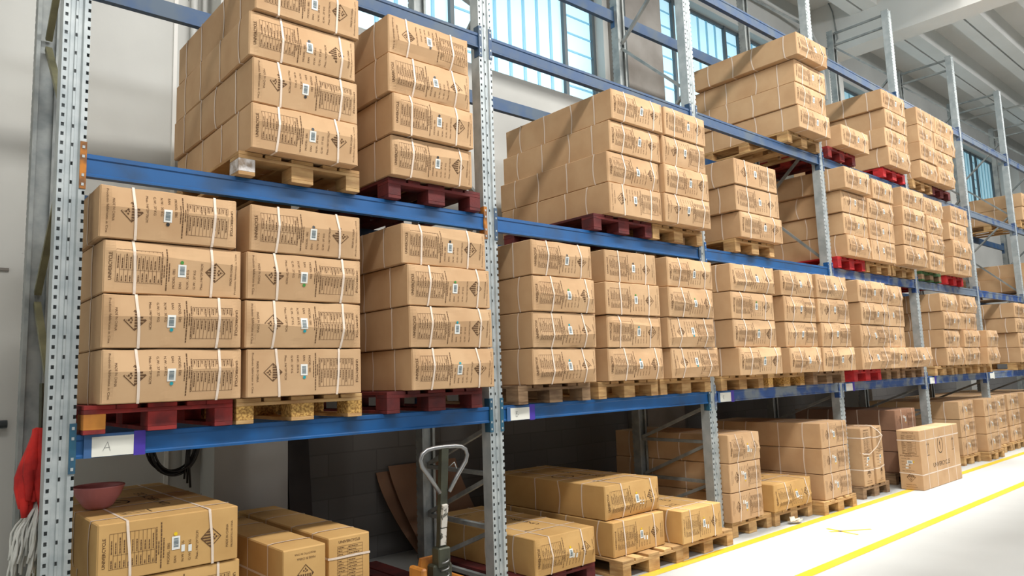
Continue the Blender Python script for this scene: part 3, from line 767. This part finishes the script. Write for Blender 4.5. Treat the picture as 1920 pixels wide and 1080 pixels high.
# ------------------------------------------------------------------ loose things
# pink bowl on the first floor stack
r=tag(empty('bowl',(.315,.44,1.0015)),'pink fluted plastic bowl on the top ochre-tinted carton','bowl')
mb=MB(); mb.lathe([(.0,.0),(.055,.0),(.075,.012),(.110,.05),(.128,.082),(.132,.086),(.128,.090),(.120,.082),(.10,.05),(.06,.012),(.0,.008)],k=64,flute=.012,nf=26); mb.build('bowl_body',PINK,r,smooth=True).scale=(1,1,1.4)
# coil of black cable hanging behind the lowest beam
mb=MB()
for k in range(6):
    a=.012*k; pts=[]
    for i in range(25):
        t=PI*i/24; w=.15+.012*math.sin(k*2.1); pts.append((.86-w*math.cos(t)+.01*math.sin(k*5+t),.98-.012*k+.012*math.sin(t*2+k),1.33-(.235+.018*math.cos(k*1.7))*math.sin(t)**.75))
    mb.tube(pts,.008,6)
for k in range(3): mb.tube([(.94+.01*k,.93,1.33),(.93+.008*k,.93,1.18),(.92+.02*k,.93,1.05-.03*k)],.007,6)
tag(mb.build('cable_coil',BLACK,smooth=True),'coil of black cable hanging under the back beam of bay A','cable')
# cardboard sheets leaning on the wall
def sheet(name,xa,xb,yb,yt,h,bow,label,lean):
    mb=MB(); n=10; th=.006
    for i in range(n):
        for s in (0,1): pass
    def P(i,j,o):
        t=i/n; z=h*t; y=lerp(yb,yt,t)-bow*math.sin(PI*t); x=lerp(xa,xb,j)+lean*(1-t)**1.6
        return (x,y-o,z+.002)
    for i in range(n):
        mb.face([P(i,0,th),P(i,1,th),P(i+1,1,th),P(i+1,0,th)]); mb.face([P(i+1,0,0),P(i+1,1,0),P(i,1,0),P(i,0,0)])
        mb.face([P(i,0,0),P(i,0,th),P(i+1,0,th),P(i+1,0,0)]); mb.face([P(i,1,th),P(i,1,0),P(i+1,1,0),P(i+1,1,th)])
    mb.face([P(n,0,th),P(n,1,th),P(n,1,0),P(n,0,0)]); mb.face([P(0,0,0),P(0,1,0),P(0,1,th),P(0,0,th)])
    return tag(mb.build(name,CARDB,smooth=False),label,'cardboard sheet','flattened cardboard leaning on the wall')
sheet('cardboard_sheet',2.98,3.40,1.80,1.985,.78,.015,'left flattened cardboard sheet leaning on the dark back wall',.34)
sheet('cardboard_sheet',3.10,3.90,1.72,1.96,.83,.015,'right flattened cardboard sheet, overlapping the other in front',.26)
# dark panels leaning right of the first pillar
mb=MB()
mb.obox((2.17,1.80,.0),(2.13,1.93,1.75),.20,.03,up=(0,1,0)); 
tag(mb.build('leaning_panel',DARKP),'dark narrow board leaning on the wall right of the first pillar','board')
# empty dark red pallet with the hand pallet truck in it
fpal(2.21,.16,.80,'dred','empty dark red pallet on the floor at the pallet truck')
r=tag(empty('pallet_truck',(2.03,-.42,0)),'orange hand pallet truck with dark olive handle bar','pallet truck')
mb=MB(); R=.023
pts=[]
for x,z in ((-.035,.955),(-.10,1.045),(-.165,1.125),(-.178,1.165),(-.165,1.200),(-.13,1.222),(-.08,1.229),(0,1.231),(.08,1.229),(.13,1.222),(.165,1.200),(.178,1.165),(.165,1.125),(.10,1.045),(.035,.955)):
    pts.append((x,-.05+.03*(1.2-z),z))
mb.tube(pts,.0135,10); mb.build('handle_loop',CHROME,r,smooth=True)
mb=MB(); mb.obox((0,-.045,1.225),(.01,.02,.60),.052,.034,up=(0,1,0)); mb.build('tiller_bar',OLIVED,r)
mb=MB(); mb.obox((.004,-.031,.88),(.0072,-.005,.745),.040,.037,up=(0,1,0)); mb.obox((.0076,-.002,.735),(.0096,.012,.635),.040,.037,up=(0,1,0)); mb.build('worn_sticker',STICK,r)
mb=MB(); mb.tube([(.045,-.03,1.10),(.075,-.05,1.13),(.085,-.06,1.09)],.004,6); mb.build('release_lever',GALVD,r,smooth=True)
mb=MB(); mb.box((-.035,-.02,.50),(.055,.06,.62),ch=.008); mb.box((-.06,.0,.40),(.08,.08,.52),ch=.01); mb.tube([(.01,.03,.10),(.01,.03,.42)],.04,14); mb.tube([(.01,.035,.30),(.01,.035,.56)],.018,12); mb.build('hydraulic_pump',OLIVED,r)
mb=MB(); 
for i in range(18): pass
mb.tube([(.012+.026*math.cos(i*.8),-.012+.026*math.sin(i*.8),.42+i*.0055) for i in range(24)],.005,6); mb.build('coil_spring',CHROME,r,smooth=True)
mb=MB()
mb.face([(-.19,.10,.08),(.21,.10,.08),(.10,.10,.55),(-.08,.10,.55)]); mb.face([(.21,.13,.08),(-.19,.13,.08),(-.08,.13,.55),(.10,.13,.55)])
mb.face([(-.08,.10,.55),(.10,.10,.55),(.10,.13,.55),(-.08,.13,.55)]); mb.face([(-.19,.13,.08),(-.19,.10,.08),(-.08,.10,.55),(-.08,.13,.55)]); mb.face([(.21,.10,.08),(.21,.13,.08),(.10,.13,.55),(.10,.10,.55)])
mb.box((-.16,-.02,.40),(-.12,.13,.52),ch=.01); mb.box((.13,-.02,.30),(.17,.13,.42),ch=.01)
mb.build('chassis_plate',JACKO,r)
for x in (-.095,.435):
    pass
mb=MB(); mb.tube([(-.075,.03,.10),(.095,.03,.10)],.10,20); mb.build('steering_wheel_pair',BLACK,r)
for x0 in (-.085,.295-.0):
    mb=MB(); mb.box((x0,.12,.055),(x0+.16,1.27,.092),ch=.006); f=mb.build('fork',JACKO,r)
    m2=MB(); m2.tube([(x0+.04,1.12,.041),(x0+.12,1.12,.041)],.037,14); m2.build('fork_roller',BLACK,f)
# red cloth bag and string mop hanging on the left frame
mb=MB(); rr=random.Random(4)
cols=10
for s in range(9):
    x=-.055+.012*s+rr.uniform(-.006,.006); pts=[]
    for i in range(9):
        t=i/8; pts.append((.012+(x-.012)*min(1,t*1.5)+.006*math.sin(7*t+s),.42-.06*t+.02*math.sin(s*1.3+3*t),1.46-(.40+.05*math.sin(s*2.0))*t))
    mb.tube(pts,[.014+.016*math.sin(PI*min(1,(i+1)/9)) for i in range(9)],7)
tag(mb.build('red_cloth',REDC,smooth=True),'red cloth bundle hanging from the brace of the left frame','cloth')
mb=MB()
mb.tube([(.04,.40,1.38),(.08,.25,1.36),(.06,.14,1.33)],.014,8); mb.tube([(.03,.42,1.42),(.085,.25,1.42),(.07,.14,1.41)],.012,8)
tag(mb.build('red_strap',REDC,smooth=True),'short red strap ends tied behind the left upright','strap')
mb=MB()
for s in range(70):
    a=rr.uniform(-1,1); b=rr.uniform(-1,1); L=rr.uniform(.28,.42); pts=[]
    for i in range(8):
        t=i/7; sp=min(1,t*1.8+.12)
        pts.append((.03+a*.085*sp-.035*t+.006*math.sin(9*t+s),.40+b*.07*sp+.006*math.cos(8*t+s),1.12-L*t-.03*abs(a)))
    mb.tube(pts,.0065,5)
hd=mb.build('mop_strings',MOP,smooth=True)
r=tag(empty('string_mop',(0,0,0)),'white cotton string mop hanging by the left frame','mop'); hd.parent=r
mb=MB(); mb.box((-.02,.37,1.10),(.08,.43,1.135),ch=.01); mb.tube([(.03,.40,1.13),(.035,.52,1.70)],.011,8); mb.build('mop_clamp',OLIVED,r)
# white paper strip on the left frame
mb=MB(); mb.face([(.0,.30,1.83),(.012,.20,1.80),(.02,.18,2.12),(.008,.26,2.16)]); mb.face([(.008,.262,2.16),(.02,.182,2.12),(.012,.202,1.80),(.0,.302,1.83)])
# loose strap over the carton on edge
mb=MB(); pts=[(8.59,-.10,.56),(8.60,-.145,.545),(8.75,-.15,.53),(8.90,-.19,.62),(9.04,-.20,.74),(9.02,-.16,.80),(8.92,-.12,.868),(8.82,.05,.872)]
for a,b in zip(pts,pts[1:]): mb.obox(a,b,.013,.003,up=(0,1,.2))
tag(mb.build('loose_strap',STRAP),'loose white packing strap sagging across the carton on edge','strap')
# debris on the floor
mb=MB(); 
for k,(a,b) in enumerate((((6.68,-.15,.03),(6.80,-.19,.05)),((6.71,-.18,.03),(6.78,-.13,.06)),((6.74,-.20,.028),(6.86,-.18,.03)))): mb.obox(a,b,.05,.012,up=(.2,.3,1))
tag(mb.build('paper_scrap',CLOTHG),'crumpled pale scrap on the floor by the yellow line','litter')

# ------------------------------------------------------------------ light
w=bpy.data.worlds.new('world'); sc.world=w; w.use_nodes=True
bg=w.node_tree.nodes['Background']; bg.inputs[0].default_value=(.97,.985,1.0,1); bg.inputs[1].default_value=.15
def area(name,loc,sx,sy,power,rot,col=(1,.98,.95),spread=PI):
    l=bpy.data.lights.new(name,'AREA'); l.shape='RECTANGLE'; l.size=sx; l.size_y=sy; l.energy=power; l.color=col; l.spread=spread
    o=bpy.data.objects.new(name,l); COL.objects.link(o); o.location=loc; o.rotation_euler=rot; return o
area('skylight_strip',(9,-4.3,8.6),22,.7,1650,(math.radians(22),0,0),(1,.975,.93))
area('skylight_strip',(10.5,-.75,8.0),13,.3,90,(0,0,0),(1,.985,.95),math.radians(18))
area('ceiling_fill',(9,-8.8,6.6),24,1.4,760,(math.radians(117),0,0),(.96,.98,1))  # added unseen fill, aimed up to brighten the ceiling and girder

# ------------------------------------------------------------------ camera
cam=bpy.data.cameras.new('camera'); co=bpy.data.objects.new('camera',cam); COL.objects.link(co)
r_=Vector((0.7546037,-0.6552981,-0.0340234)); u_=Vector((-0.0529706,-0.1125154,0.9922371)); f_=Vector((0.6540393,0.7469435,0.1196161))
M=Matrix.Identity(4)
for i in range(3): M[i][0]=r_[i]; M[i][1]=u_[i]; M[i][2]=-f_[i]
M[0][3],M[1][3],M[2][3]=-.6552445,-4.2273196,1.6555681
co.matrix_world=M
cam.sensor_width=36; cam.sensor_fit='HORIZONTAL'; cam.lens=1361.9333/1920*36; cam.clip_start=.05; cam.clip_end=200
sc.camera=co
vs=sc.view_settings; vs.view_transform='Standard'; vs.look='None'; vs.gamma=1; vs.exposure=.08; vs.use_curve_mapping=False
